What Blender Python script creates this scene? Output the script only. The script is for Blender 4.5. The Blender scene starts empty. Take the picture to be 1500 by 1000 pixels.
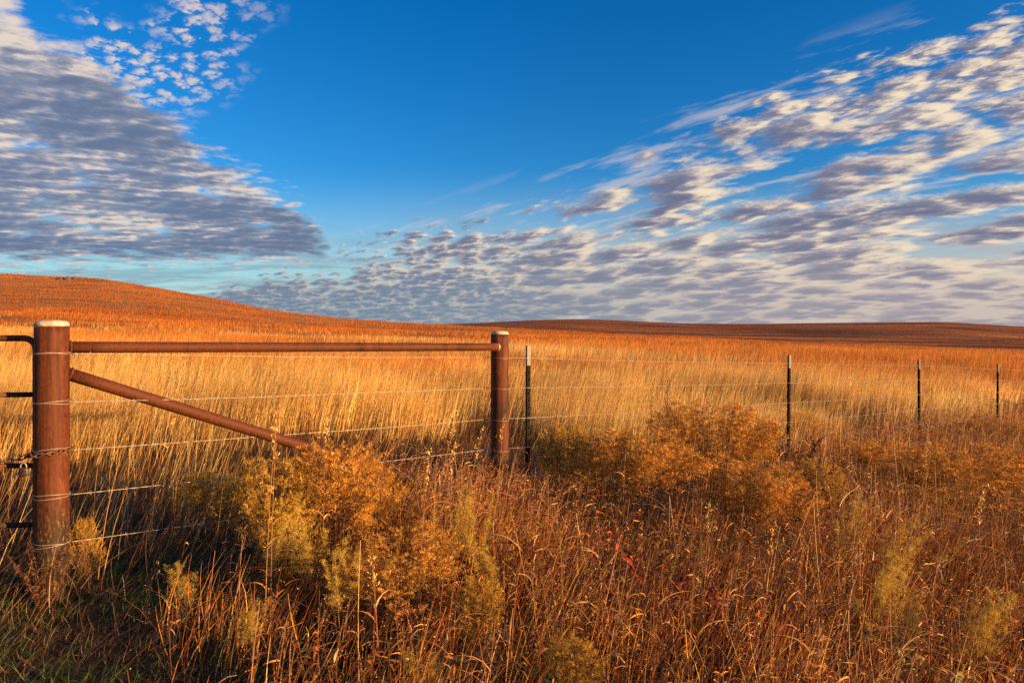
import bpy, math, random
import numpy as np
from mathutils import Vector, Matrix

FAST_SKY = False          # leaves the vegetation out (development only)
rng = np.random.default_rng(7)
random.seed(7)
S = bpy.context.scene
COL = S.collection
EYE = 1.25
HZ = 478.0


# ------------------------------------------------------------------ helpers
def tag(o, label=None, cat=None, group=None, kind=None):
    if label: o['label'] = label
    if cat: o['category'] = cat
    if group: o['group'] = group
    if kind: o['kind'] = kind
    return o


def empty(name, loc, rz=0.0):
    o = bpy.data.objects.new(name, None)
    COL.objects.link(o)
    o.location = loc
    o.rotation_euler = (0, 0, rz)
    o.empty_display_size = 0.1
    return o


def sstep(a, b, x):
    t = np.clip((x - a) / (b - a), 0, 1)
    return t * t * (3 - 2 * t)


_tab = np.random.default_rng(3).random((8, 128, 128))


def vnoise(x, y, scale, seed=0):
    x = np.asarray(x) / scale + 17.3 * seed
    y = np.asarray(y) / scale + 9.1 * seed
    xi = np.floor(x).astype(int); yi = np.floor(y).astype(int)
    fx = x - xi; fy = y - yi
    fx = fx * fx * (3 - 2 * fx); fy = fy * fy * (3 - 2 * fy)
    T = _tab[seed % 8]
    a = T[xi % 128, yi % 128]; b = T[(xi + 1) % 128, yi % 128]
    c = T[xi % 128, (yi + 1) % 128]; d = T[(xi + 1) % 128, (yi + 1) % 128]
    return (a * (1 - fx) + b * fx) * (1 - fy) + (c * (1 - fx) + d * fx) * fy


def fnoise(x, y, scale, seed=0):
    return (vnoise(x, y, scale, seed) * .55 + vnoise(x, y, scale * .45, seed + 1) * .3
            + vnoise(x, y, scale * .19, seed + 2) * .15)


# ------------------------------------------------------------------ terrain
UX = (np.array([-600, -300, 0, 150, 300, 400, 500, 600, 690, 850, 1000, 1200, 1350, 1500, 1800, 2100]) - 750) / 1000
CY = np.array([397, 398, 401, 408, 435, 455, 467, 474, 478, 487, 493, 505, 511, 515, 522, 526.])
CD = np.array([190, 190, 180, 175, 165, 160, 155, 150, 145, 130, 118, 105, 98, 92, 85, 85.])
BX = (np.array([-600, 0, 600, 690, 740, 780, 840, 900, 950, 1000, 1100, 1200, 1300, 1380, 1440, 1500, 1800, 2100]) - 750) / 1000
BY = np.array([479, 477, 476, 473.5, 471, 469, 467, 468.6, 471.5, 473.5, 474.5, 473, 472, 471, 474.5, 478.5, 481, 482.])
YN = 14.0
DB = 620.0


def plane_z(x, y):
    b = (vnoise(x, y, 1.7, 1) - .5) * .05 + (vnoise(x, y, .5, 2) - .5) * .02
    return -.09 - .055 * x - .01 * y + b


def interp_s(u, X, Y):
    # gentle smoothing of the knot table
    return (np.interp(u, X, Y) * 2 + np.interp(u - .025, X, Y) + np.interp(u + .025, X, Y)) / 4


def ground_z(x, y):
    x = np.asarray(x, float); y = np.asarray(y, float)
    near = plane_z(x, y)
    yy = np.maximum(y, .6 * np.abs(x) + 1e-3)
    u = np.clip(x / yy, -1.3, 1.3)
    Y = np.maximum(yy, YN)
    zn = plane_z(u * YN, np.full_like(u, YN))
    y0 = HZ + (EYE - zn) / YN * 1000
    yA = interp_s(u, UX, CY); dA = interp_s(u, UX, CD)
    c = (yA - HZ) - (y0 - HZ) * (YN / dA)
    s = np.clip(np.log(Y / YN) / np.log(dA / YN), 0, 1)
    hs = s ** 2.6 * (1 - .22 * (1 - s))
    py = HZ + (y0 - HZ) * (YN / Y) + c * hs
    # natural unevenness of the prairie
    py = py - (fnoise(u * Y, Y, 11, 3) - .5) * 7 * s * (1 - s) * 2.2 * (12 / np.maximum(Y, 12)) ** .3
    yB = interp_s(u, BX, BY)
    q = np.clip(np.log(Y / dA) / np.log(DB / dA), 0, 1)
    back = yA + 9 * sstep(0, .25, q) + (yB - (yA + 9)) * sstep(.12, 1, q)
    roll = ((vnoise(u * Y, Y * .55, 60, 5) - .5) * 3.0 + (vnoise(u * Y * .5, Y * .9, 26, 2) - .5) * 1.6) * np.sin(q * np.pi)
    far = np.where(Y > dA, back - roll, py)
    far = np.where(Y > DB, yB + 4 * sstep(0, 1, (Y - DB) / 400), far)
    zf = EYE - (far - HZ) / 1000 * Y
    return np.where(yy < YN, near, zf)


def gz(x, y):
    return float(ground_z(np.array([x]), np.array([y]))[0])


def at(px, Y):
    return (px - 750) / 1000 * Y


# ------------------------------------------------------------------ materials
def newmat(name):
    m = bpy.data.materials.new(name)
    m.use_nodes = True
    nt = m.node_tree
    nt.nodes.clear()
    out = nt.nodes.new('ShaderNodeOutputMaterial')
    return m, nt, out


def nd(nt, t, **kw):
    n = nt.nodes.new(t)
    for k, v in kw.items():
        if k.startswith('i_'):
            k2 = k[2:]
            n.inputs[int(k2) if k2.isdigit() else k2.replace('_', ' ')].default_value = v
        else:
            setattr(n, k, v)
    return n


def ramp(nt, fac, stops, interp='LINEAR'):
    r = nt.nodes.new('ShaderNodeValToRGB')
    r.color_ramp.interpolation = interp
    e = r.color_ramp.elements
    while len(e) < len(stops): e.new(.5)
    for k, (p, c) in enumerate(stops):
        e[k].position = p
        e[k].color = (c[0], c[1], c[2], 1) if not isinstance(c, (int, float)) else (c, c, c, 1)
    nt.links.new(fac, r.inputs[0])
    return r.outputs[0]


def mixc(nt, f, a, b, mode='MIX'):
    m = nt.nodes.new('ShaderNodeMix'); m.data_type = 'RGBA'; m.blend_type = mode
    for s, v in ((0, f), (6, a), (7, b)):
        if hasattr(v, 'is_linked'): nt.links.new(v, m.inputs[s])
        elif s == 0: m.inputs[0].default_value = v
        else: m.inputs[s].default_value = (v[0], v[1], v[2], 1)
    return m.outputs[2]


def foliage_mat(name, trans=.3, rough=.6, spec=.25, gain=1.0):
    m, nt, out = newmat(name)
    at_ = nd(nt, 'ShaderNodeAttribute', attribute_name='Col')
    p = nd(nt, 'ShaderNodeBsdfPrincipled'); p.inputs['Roughness'].default_value = rough
    p.inputs['Specular IOR Level'].default_value = spec
    geo = nd(nt, 'ShaderNodeNewGeometry')
    n = nd(nt, 'ShaderNodeTexNoise', i_Scale=38.0, i_Detail=2.0)
    nt.links.new(geo.outputs['Position'], n.inputs['Vector'])
    v = ramp(nt, n.outputs[0], [(.3, .72 * gain), (.7, 1.25 * gain)])
    c = mixc(nt, 1.0, at_.outputs['Color'], v, 'MULTIPLY')
    nt.links.new(c, p.inputs['Base Color'])
    t = nd(nt, 'ShaderNodeBsdfTranslucent'); nt.links.new(c, t.inputs[0])
    mx = nd(nt, 'ShaderNodeMixShader', i_0=trans)
    nt.links.new(p.outputs[0], mx.inputs[1]); nt.links.new(t.outputs[0], mx.inputs[2])
    nt.links.new(mx.outputs[0], out.inputs[0])
    return m


M_GRASS = foliage_mat('dry_grass', .34)
M_WEED = foliage_mat('dry_weed', .14)
M_FLUFF = foliage_mat('seed_fluff', .2, .8, .1)
M_GREEN = foliage_mat('green_blades', .25, .5, .3)


def rust_mat(name, base=(.095, .025, .006), dark=(.026, .010, .005), bright=(.20, .062, .012), metal=0., runs=.8):
    m, nt, out = newmat(name)
    tc = nd(nt, 'ShaderNodeTexCoord')
    mp = nd(nt, 'ShaderNodeMapping'); mp.inputs['Scale'].default_value = (1, 1, .45)
    nt.links.new(tc.outputs['Object'], mp.inputs[0])
    n1 = nd(nt, 'ShaderNodeTexNoise', i_Scale=5.0, i_Detail=8.0, i_Roughness=.65)
    n2 = nd(nt, 'ShaderNodeTexNoise', i_Scale=85.0, i_Detail=4.0, i_Roughness=.7)
    n3 = nd(nt, 'ShaderNodeTexNoise', i_Scale=260.0, i_Detail=1.0)
    for n in (n1, n2): nt.links.new(mp.outputs[0], n.inputs['Vector'])
    nt.links.new(tc.outputs['Object'], n3.inputs['Vector'])
    a = ramp(nt, n1.outputs[0], [(.3, dark), (.46, base), (.62, base), (.75, bright)])
    b = ramp(nt, n2.outputs[0], [(.32, (.35, .3, .3)), (.5, (1, 1, 1)), (.72, (1.5, 1.35, 1.1))])
    c = mixc(nt, .75, a, b, 'MULTIPLY')
    sp = ramp(nt, n3.outputs[0], [(.72, 0.0), (.76, 1.0)])
    c = mixc(nt, mixc(nt, 1.0, sp, (.5, .5, .5), 'MULTIPLY'), c, (.45, .25, .12))
    mp2 = nd(nt, 'ShaderNodeMapping'); mp2.inputs['Scale'].default_value = (1, 1, .06)
    nt.links.new(tc.outputs['Object'], mp2.inputs[0])
    n4 = nd(nt, 'ShaderNodeTexNoise', i_Scale=42.0, i_Detail=4.0, i_Roughness=.6)
    nt.links.new(mp2.outputs[0], n4.inputs['Vector'])
    c = mixc(nt, runs, c, ramp(nt, n4.outputs[0], [(.36, (.45, .42, .40)), (.5, (1, 1, 1)), (.66, (1.5, 1.3, 1.1))]), 'MULTIPLY')
    sz_ = nd(nt, 'ShaderNodeSeparateXYZ'); nt.links.new(tc.outputs['Object'], sz_.inputs[0])
    ad = nd(nt, 'ShaderNodeMath', operation='MULTIPLY_ADD'); nt.links.new(n1.outputs[0], ad.inputs[0]); ad.inputs[1].default_value = -.5
    nt.links.new(sz_.outputs[2], ad.inputs[2])
    mud = nd(nt, 'ShaderNodeMapRange', i_1=.18, i_2=.02); nt.links.new(ad.outputs[0], mud.inputs[0])
    mudc = ramp(nt, n2.outputs[0], [(.40, (.018, .011, .007)), (.56, (.05, .028, .014)), (.66, (.22, .13, .035))])
    c = mixc(nt, mud.outputs[0], c, mudc)
    p = nd(nt, 'ShaderNodeBsdfPrincipled')
    p.inputs['Metallic'].default_value = metal
    nt.links.new(c, p.inputs['Base Color'])
    p.inputs['Specular IOR Level'].default_value = .3
    r = ramp(nt, n2.outputs[0], [(.3, .55), (.7, .85)])
    nt.links.new(r, p.inputs['Roughness'])
    bp = nd(nt, 'ShaderNodeBump', i_Strength=.35, i_Distance=.004)
    nt.links.new(n2.outputs[0], bp.inputs['Height']); nt.links.new(bp.outputs[0], p.inputs['Normal'])
    nt.links.new(p.outputs[0], out.inputs[0])
    return m


def simple_mat(name, col, col2=None, rough=.6, metal=0., scale=40., bump=.2, spec=.5):
    m, nt, out = newmat(name)
    tc = nd(nt, 'ShaderNodeTexCoord')
    n = nd(nt, 'ShaderNodeTexNoise', i_Scale=scale, i_Detail=6.0, i_Roughness=.65)
    nt.links.new(tc.outputs['Object'], n.inputs['Vector'])
    c = ramp(nt, n.outputs[0], [(.35, col), (.65, col2 or tuple(x * 1.4 for x in col))])
    p = nd(nt, 'ShaderNodeBsdfPrincipled')
    p.inputs['Roughness'].default_value = rough; p.inputs['Metallic'].default_value = metal
    p.inputs['Specular IOR Level'].default_value = spec
    nt.links.new(c, p.inputs['Base Color'])
    bp = nd(nt, 'ShaderNodeBump', i_Strength=bump, i_Distance=.004)
    nt.links.new(n.outputs[0], bp.inputs['Height']); nt.links.new(bp.outputs[0], p.inputs['Normal'])
    nt.links.new(p.outputs[0], out.inputs[0])
    return m


M_RUST = rust_mat('rusty_pipe')
M_RUSTH = rust_mat('rusty_rail', runs=0.)
M_RUST2 = rust_mat('rusty_gate_pipe', base=(.12, .045, .022), dark=(.03, .015, .01))
M_CAP = simple_mat('mortar_cap', (.30, .23, .15), (.72, .62, .44), .9, scale=60)
M_WIRE = simple_mat('galvanised_wire', (.26, .22, .18), (.46, .40, .33), .5, .3, 90)
M_CHAIN = simple_mat('rusty_chain', (.10, .05, .03), (.22, .10, .05), .6, .4, 120)
M_TPOST = simple_mat('dark_green_paint', (.008, .010, .007), (.026, .018, .010), .85, .0, 60, spec=.12)
M_TIP = simple_mat('white_paint', (.16, .15, .13), (.27, .25, .21), .6, .0, 50)
M_LOCK = simple_mat('dull_brass', (.05, .04, .03), (.12, .09, .06), .5, .6, 60)
M_SEAM = simple_mat('weld_bead', (.42, .30, .18), (.62, .48, .30), .5, .4, 90)
M_ROCK = simple_mat('dark_stone', (.07, .05, .04), (.14, .10, .07), .9, .0, 3, .5)


def ground_mat(name, far=False):
    m, nt, out = newmat(name)
    geo = nd(nt, 'ShaderNodeNewGeometry')
    pos = geo.outputs['Position']
    L = nt.links.new

    def noi(scale, det=6., rough=.6, sc=(1, 1, 1), dist=0.):
        mp = nd(nt, 'ShaderNodeMapping'); mp.inputs['Scale'].default_value = sc
        L(pos, mp.inputs[0])
        n = nd(nt, 'ShaderNodeTexNoise', i_Scale=scale, i_Detail=det, i_Roughness=rough, i_Distortion=dist)
        L(mp.outputs[0], n.inputs['Vector'])
        return n.outputs[0]
    if far:
        a = ramp(nt, noi(.022, 8, .66, (.45, 2.0, 1)), [(.36, (.05, .024, .012)), (.47, (.16, .058, .02)), (.57, (.34, .12, .03)), (.68, (.58, .22, .045))])  # sunlit bands on the ridge are painted in as brighter orange patches
        b = ramp(nt, noi(.35, 5, .75), [(.3, .45), (.65, 1.4)])
        c = mixc(nt, 1., a, b, 'MULTIPLY')
        h = noi(.5, 6, .75)
        dist = 1.6
    else:
        a = ramp(nt, noi(.045, 8, .68, (.7, 1.6, 1), .4), [(.33, (.24, .095, .028)), (.47, (.43, .185, .048)), (.6, (.52, .24, .066)), (.74, (.60, .33, .11))])
        b = ramp(nt, noi(1.6, 6, .8, (1, .55, 1)), [(.30, .42), (.5, 1.0), (.7, 1.3)])
        c = mixc(nt, 1., a, b, 'MULTIPLY')
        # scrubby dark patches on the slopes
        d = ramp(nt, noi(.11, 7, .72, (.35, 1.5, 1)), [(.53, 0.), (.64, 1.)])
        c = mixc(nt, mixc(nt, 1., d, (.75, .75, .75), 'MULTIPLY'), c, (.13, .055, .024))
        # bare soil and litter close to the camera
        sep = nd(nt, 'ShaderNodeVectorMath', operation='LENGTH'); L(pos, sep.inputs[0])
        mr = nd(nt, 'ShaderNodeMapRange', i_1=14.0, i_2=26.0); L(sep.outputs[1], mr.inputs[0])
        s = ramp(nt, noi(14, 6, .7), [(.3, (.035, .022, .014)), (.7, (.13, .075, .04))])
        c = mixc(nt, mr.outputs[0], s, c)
        h = noi(3.0, 8, .85)
        dist = .35
    p = nd(nt, 'ShaderNodeBsdfPrincipled'); p.inputs['Roughness'].default_value = .9
    p.inputs['Specular IOR Level'].default_value = .1
    L(c, p.inputs['Base Color'])
    bp = nd(nt, 'ShaderNodeBump', i_Strength=.8, i_Distance=dist)
    L(h, bp.inputs['Height']); L(bp.outputs[0], p.inputs['Normal'])
    L(p.outputs[0], out.inputs[0])
    return m


# ------------------------------------------------------------------ mesh from arrays
class Ribbons:
    """collects tapered ribbons (blades, leaves, stems, flakes) as arrays"""
    def __init__(s):
        s.V = []; s.F = []; s.C = []; s.n = 0

    def add(s, B, D, L, W, bend, side, col, segs=2, prof='blade'):
        N = len(B)
        if N == 0: return
        B = np.asarray(B, np.float32); D = np.asarray(D, np.float32)
        L = np.broadcast_to(np.asarray(L, np.float32), (N,)); W = np.broadcast_to(np.asarray(W, np.float32), (N,))
        t = np.linspace(0, 1, segs + 1, dtype=np.float32)
        if prof == 'blade': w = np.maximum(1 - t ** 1.6, .12)
        elif prof == 'leaf': w = np.maximum(np.sin(np.pi * np.clip(t * .9 + .08, 0, 1)), .08)
        elif prof == 'stem': w = 1 - .55 * t
        else: w = np.ones_like(t)
        c = B[:, None, :] + (D * L[:, None])[:, None, :] * t[None, :, None] + (bend * L[:, None])[:, None, :] * (t ** 2)[None, :, None]
        off = side[:, None, :] * (W[:, None] * .5 * w[None, :])[:, :, None]
        v = np.stack([c - off, c + off], axis=2).reshape(-1, 3)
        K = (segs + 1) * 2
        base = s.n + np.arange(N)[:, None, None] * K
        k = np.arange(segs)[None, :, None] * 2
        q = np.array([0, 1, 3, 2])[None, None, :]
        s.F.append((base + k + q).reshape(-1, 4).astype(np.int32))
        s.V.append(v.astype(np.float32))
        s.C.append(np.repeat(np.asarray(col, np.float32), K, axis=0))
        s.n += N * K

    def mesh(s, name):
        V = np.concatenate(s.V); F = np.concatenate(s.F); C = np.concatenate(s.C)
        me = bpy.data.meshes.new(name)
        me.vertices.add(len(V)); me.vertices.foreach_set('co', V.ravel())
        me.loops.add(F.size); me.loops.foreach_set('vertex_index', F.ravel())
        me.polygons.add(len(F))
        me.polygons.foreach_set('loop_start', np.arange(0, F.size, 4, dtype=np.int32))
        a = me.color_attributes.new('Col', 'FLOAT_COLOR', 'POINT')
        rgba = np.ones((len(V), 4), np.float32); rgba[:, :3] = C
        a.data.foreach_set('color', rgba.ravel())
        me.update(calc_edges=True)
        return me

    def build(s, name, mat, parent=None):
        me = s.mesh(name)
        me.materials.append(mat)
        o = bpy.data.objects.new(name, me)
        COL.objects.link(o)
        if parent: o.parent = parent
        return o


def unit(v):
    return v / np.maximum(np.linalg.norm(v, axis=-1, keepdims=True), 1e-9)


def rside(D):
    r = rng.normal(size=D.shape)
    return unit(np.cross(D, r))


def pick(pal, n, jit=.18):
    pal = np.asarray(pal, float)
    w = pal[:, 3] / pal[:, 3].sum()
    c = pal[rng.choice(len(pal), n, p=w), :3]
    c = c * (1 + rng.normal(size=(n, 1)) * jit) * (1 + rng.normal(size=(n, 3)) * .05)
    return np.clip(c, .004, .95)


def xyz(x, y, dz=0.):
    return np.stack([x, y, ground_z(x, y) + dz], axis=1)


# ------------------------------------------------------------------ solid shapes (bmesh-free)
class Solid:
    def __init__(s): s.v = []; s.f = []; s.sm = []

    def tube(s, pts, r, n=20, cap=True, smooth=True):
        pts = [Vector(p) for p in pts]
        rs = r if isinstance(r, (list, tuple)) else [r] * len(pts)
        up = None; rings = []
        for i, p in enumerate(pts):
            d = (pts[min(i + 1, len(pts) - 1)] - pts[max(i - 1, 0)]).normalized()
            if up is None:
                up = Vector((0, 0, 1)) if abs(d.z) < .9 else Vector((0, 1, 0))
            a = d.cross(up).normalized(); up = a.cross(d).normalized()
            base = len(s.v)
            for k in range(n):
                t = 2 * math.pi * k / n
                s.v.append(p + (a * math.cos(t) + up * math.sin(t)) * rs[i])
            rings.append(base)
        for i in range(len(rings) - 1):
            a, b = rings[i], rings[i + 1]
            for k in range(n):
                s.f.append((a + k, a + (k + 1) % n, b + (k + 1) % n, b + k)); s.sm.append(smooth)
        if cap:
            s.f.append(tuple(rings[0] + k for k in reversed(range(n)))); s.sm.append(False)
            s.f.append(tuple(rings[-1] + k for k in range(n))); s.sm.append(False)
        return s

    def box(s, c, d, rot=None):
        base = len(s.v); c = Vector(c)
        for z in (-1, 1):
            for y in (-1, 1):
                for x in (-1, 1):
                    p = Vector((x * d[0] / 2, y * d[1] / 2, z * d[2] / 2))
                    if rot: p = rot @ p
                    s.v.append(c + p)
        for f in ((0, 2, 3, 1), (4, 5, 7, 6), (0, 1, 5, 4), (2, 6, 7, 3), (0, 4, 6, 2), (1, 3, 7, 5)):
            s.f.append(tuple(base + i for i in f)); s.sm.append(False)
        return s

    def build(s, name, mat, parent=None, loc=None):
        me = bpy.data.meshes.new(name)
        off = Vector(loc) if loc is not None else Vector((0, 0, 0))
        me.from_pydata([tuple(v - off) for v in s.v], [], s.f)
        me.polygons.foreach_set('use_smooth', s.sm)
        me.materials.append(mat)
        o = bpy.data.objects.new(name, me)
        COL.objects.link(o)
        if parent:
            o.parent = parent
            if loc is not None: o.location = off - parent.location
            else:
                o.location = -parent.location
        elif loc is not None:
            o.location = off
        return o


# ------------------------------------------------------------------ ground sheet
def build_ground():
    rs = np.concatenate([np.linspace(0, 2, 6), np.geomspace(2.3, YN, 40), np.geomspace(YN * 1.02, 260, 230), np.geomspace(264, 700, 90), np.geomspace(720, 4000, 24)])
    az = np.concatenate([np.radians(np.linspace(-180, -62, 36, endpoint=False)), np.radians(np.linspace(-62, 62, 420)), np.radians(np.linspace(62, 180, 36, endpoint=False))[1:]])
    nr, na = len(rs), len(az)
    A, R = np.meshgrid(az, rs)
    X = R * np.sin(A); Y = R * np.cos(A)
    Z = ground_z(X, Y)
    back = np.abs(A) > math.radians(62)
    Zb = -.09 - .055 * np.clip(X, -60, 60) + 0 * X
    wb = np.clip((np.abs(A) - math.radians(62)) / math.radians(25), 0, 1)
    Z = np.where(back, Z * (1 - wb) + (Zb) * wb, Z)
    V = np.stack([X, Y, Z], -1).reshape(-1, 3)
    i = np.arange(nr - 1)[:, None]; j = np.arange(na)[None, :]
    j2 = (j + 1) % na
    q = np.stack([i * na + j, i * na + j2, (i + 1) * na + j2, (i + 1) * na + j], -1)
    u = np.clip(np.tan(np.clip(A, -1.1, 1.1)), -1.3, 1.3)
    Yd = np.maximum(Y, .6 * np.abs(X))
    dA = interp_s(u, UX, CD)
    farm = ((Yd > dA * 1.22) & (np.abs(A) < math.radians(80)))[:-1, :]
    lefth = ((Yd > dA * .62) & ~(Yd > dA * 1.22) & (u < -.16) & (np.abs(A) < math.radians(75)))[:-1, :]

    def mk(name, mask, mat, label):
        F = q[mask].reshape(-1, 4)
        used, inv = np.unique(F, return_inverse=True)
        me = bpy.data.meshes.new(name)
        F2 = inv.reshape(-1, 4)
        vv = V[used]
        me.vertices.add(len(vv)); me.vertices.foreach_set('co', vv.astype(np.float32).ravel())
        me.loops.add(F2.size); me.loops.foreach_set('vertex_index', F2[:, ::-1].astype(np.int32).ravel())
        me.polygons.add(len(F2)); me.polygons.foreach_set('loop_start', np.arange(0, F2.size, 4, dtype=np.int32))
        me.polygons.foreach_set('use_smooth', np.ones(len(F2), bool))
        me.update(calc_edges=True); me.validate()
        me.materials.append(mat)
        o = bpy.data.objects.new(name, me); COL.objects.link(o)
        tag(o, label, 'ground' if name == 'ground' else 'hill', kind='structure')
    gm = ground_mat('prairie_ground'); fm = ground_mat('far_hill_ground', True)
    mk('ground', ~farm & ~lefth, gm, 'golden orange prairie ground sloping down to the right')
    mk('hillside', lefth, gm, 'orange grassy hill rising at the left of the field')
    mk('far_hill', farm, fm, 'long low dark brown hills behind the field')


build_ground()

# ------------------------------------------------------------------ fence line
P0 = np.array([-.09, 5.0]); FD = np.array([2.07, 1.8]); FU = FD / np.linalg.norm(FD)
FN = np.array([FU[1], -FU[0]])            # towards the camera side


def fence_side(x, y):
    return (x - P0[0]) * FN[0] + (y - P0[1]) * FN[1]


def fl(t): return P0 + FD * t


post1 = Vector((at(76, 3.2), 3.2, 0)); post2 = Vector((at(732, 5.0), 5.0, 0))
TOP1 = EYE - (478 - HZ) * 3.2 / 1000; TOP2 = EYE - (490 - HZ) / 1000 * 5
R1, R2, RR = .0705, .0655, .0275

brace = empty('fence_brace', (post1.x, post1.y, gz(post1.x, post1.y)))
tag(brace, 'welded rusty pipe brace with two posts, a level top rail and a slanting strut', 'fence')


def corner_post(p, r, top, lbl):
    s = Solid()
    zb = gz(p.x, p.y) - .2
    n = 26
    s.tube([(p.x, p.y, zb + (top - zb) * k / n) for k in range(n + 1)], r, 40)
    # turned lip at the mouth of the pipe
    o = s.build('post', M_RUST, brace)
    o['label'] = lbl
    c = Solid()
    prof = [(0, 1.0), (.12, 1.02), (.2, .985), (.3, .93), (.36, .82), (.41, .62), (.44, .35), (.455, .04)]
    pts = [(p.x, p.y, top + .001 + r * h * .95) for h, _ in prof]
    c.tube(pts, [r * .985 * q for _, q in prof], 40)
    c.build('cap', M_CAP, o)
    return o


pa = corner_post(post1, R1, TOP1, 'thick rusty post beside the gate')
pb = corner_post(post2, R2, TOP2, 'thinner rusty post at the far end of the rail')
for o in (pa, pb):
    for c in o.children: c.location = Vector((0, 0, 0))

ra = Vector((post1.x, post1.y, EYE - (508.5 - HZ) / 1000 * 3.2)); rb = Vector((post2.x, post2.y, EYE - (508 - HZ) / 1000 * 5))
dr = (rb - ra).normalized()
cside = Vector((FN[0], FN[1], 0))
sft = cside * .028
e1 = ra + dr * (R1 - .012) + sft * .3; e2 = rb - dr * (R2 - .028) + sft
s = Solid(); s.tube([e1.lerp(e2, k / 16) for k in range(17)], RR, 28)
s.build('top_rail', M_RUSTH, brace)
s = Solid(); s.tube([e2 - dr * .016 + Vector((0, 0, 0)), e2 - dr * .010, e2 - dr * .002], [RR + .001, RR + .0045, RR + .001], 28)
s.build('weld_seam', M_SEAM, brace)
sa = Vector((post1.x, post1.y, EYE - (540 - HZ) / 1000 * 3.2)); sb = Vector((post2.x, post2.y, EYE - (742 - HZ) / 1000 * 5))
ds = (sb - sa).normalized()
s = Solid(); s.tube([sa + ds * (R1 - .01) + (sb - sa - ds * (R1 + R2 - .03)) * (k / 16) for k in range(17)], .030, 28)
s.build('strut', M_RUSTH, brace)



def bead(c, d, r, name='weld_seam'):
    u = d.cross(Vector((0, 0, 1))).normalized(); v = u.cross(d).normalized()
    s = Solid()
    n = 44
    pts = [c + (u * math.cos(2 * math.pi * k / n) + v * math.sin(2 * math.pi * k / n)) * r + d * (.0012 * math.sin(k * 2.3)) for k in range(n + 1)]
    s.tube(pts, [.0038 + .0012 * (k % 3) for k in range(n + 1)], 7)
    s.build(name, M_RUST2, brace)


bead(ra + dr * (R1 + .002) + sft * .3, dr, RR)
bead(sa + ds * (R1 + .008), ds, .030)

# ------------------------------------------------------------------ wires and steel posts
WO = [.095, .318, .548, .770, 1.0]
W1 = [518, 589.5, 659, 725, 795]        # heights read at the gate post
T_AT = [.105, 1.59, 3.09, 4.64, 6.15]
T_TOP = [EYE - (506 - HZ) * 5.2 / 1000, EYE - (520 - HZ) * 7.86 / 1000, EYE - (526 - HZ) * 10.56 / 1000, EYE - (533 - HZ) * 13.35 / 1000, EYE - (538 - HZ) * 16.1 / 1000]
fpos = [fl(t) for t in T_AT]
fence = empty('wire_fence', (fpos[0][0], fpos[0][1], gz(*fpos[0])))
tag(fence, 'barbed wire fence on dark steel posts with white tips, running off to the right', 'fence')
th = math.atan2(FU[1], FU[0])
for k, (p, top) in enumerate(zip(fpos, T_TOP)):
    zb = gz(*p) - .15
    rot = Matrix.Rotation(th, 3, 'Z')
    lean = Matrix.Rotation(math.radians([0.4, .9, -.8, 1.0, 0][k]), 3, 'Y')
    def tee(s, z0, z1, g=0.0):
        for (cx, cy, dx, dy) in ((0, 0, .034 + g, .006 + g), (0, .0165, .006 + g, .027 + g)):
            c = Vector((cx, cy + .012 * 0, (z0 + z1) / 2 - top))
            s.box(Vector((p[0], p[1], top)) + rot @ (lean @ Vector((c.x, c.y, c.z))), (dx, dy, z1 - z0), rot @ lean)
    s = Solid(); tee(s, zb, top - .150)
    # studs along the face
    z = zb + .2
    while z < top - .17:
        s.box(Vector((p[0], p[1], top)) + rot @ (lean @ Vector((0, -.0065, z - top))), (.009, .009, .012), rot @ lean); z += .052
    st = s.build('steel_post', M_TPOST, fence)
    s = Solid(); tee(s, top - .150, top, .0006)
    s.build('painted_tip', M_TIP, st).location = (0, 0, 0)
    # wire clips
    for w in WO[:4]:
        s = Solid()
        q = Vector((p[0], p[1], top)) + rot @ Vector((0, -.003, -w))
        s.tube([q + rot @ Vector((a, b, 0)) for a, b in ((-.02, -.006), (-.02, .012), (0, .02), (.02, .012), (.02, -.006))], .0016, 6)
        s.build('wire_clip', M_WIRE, st).location = (0, 0, 0)


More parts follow.
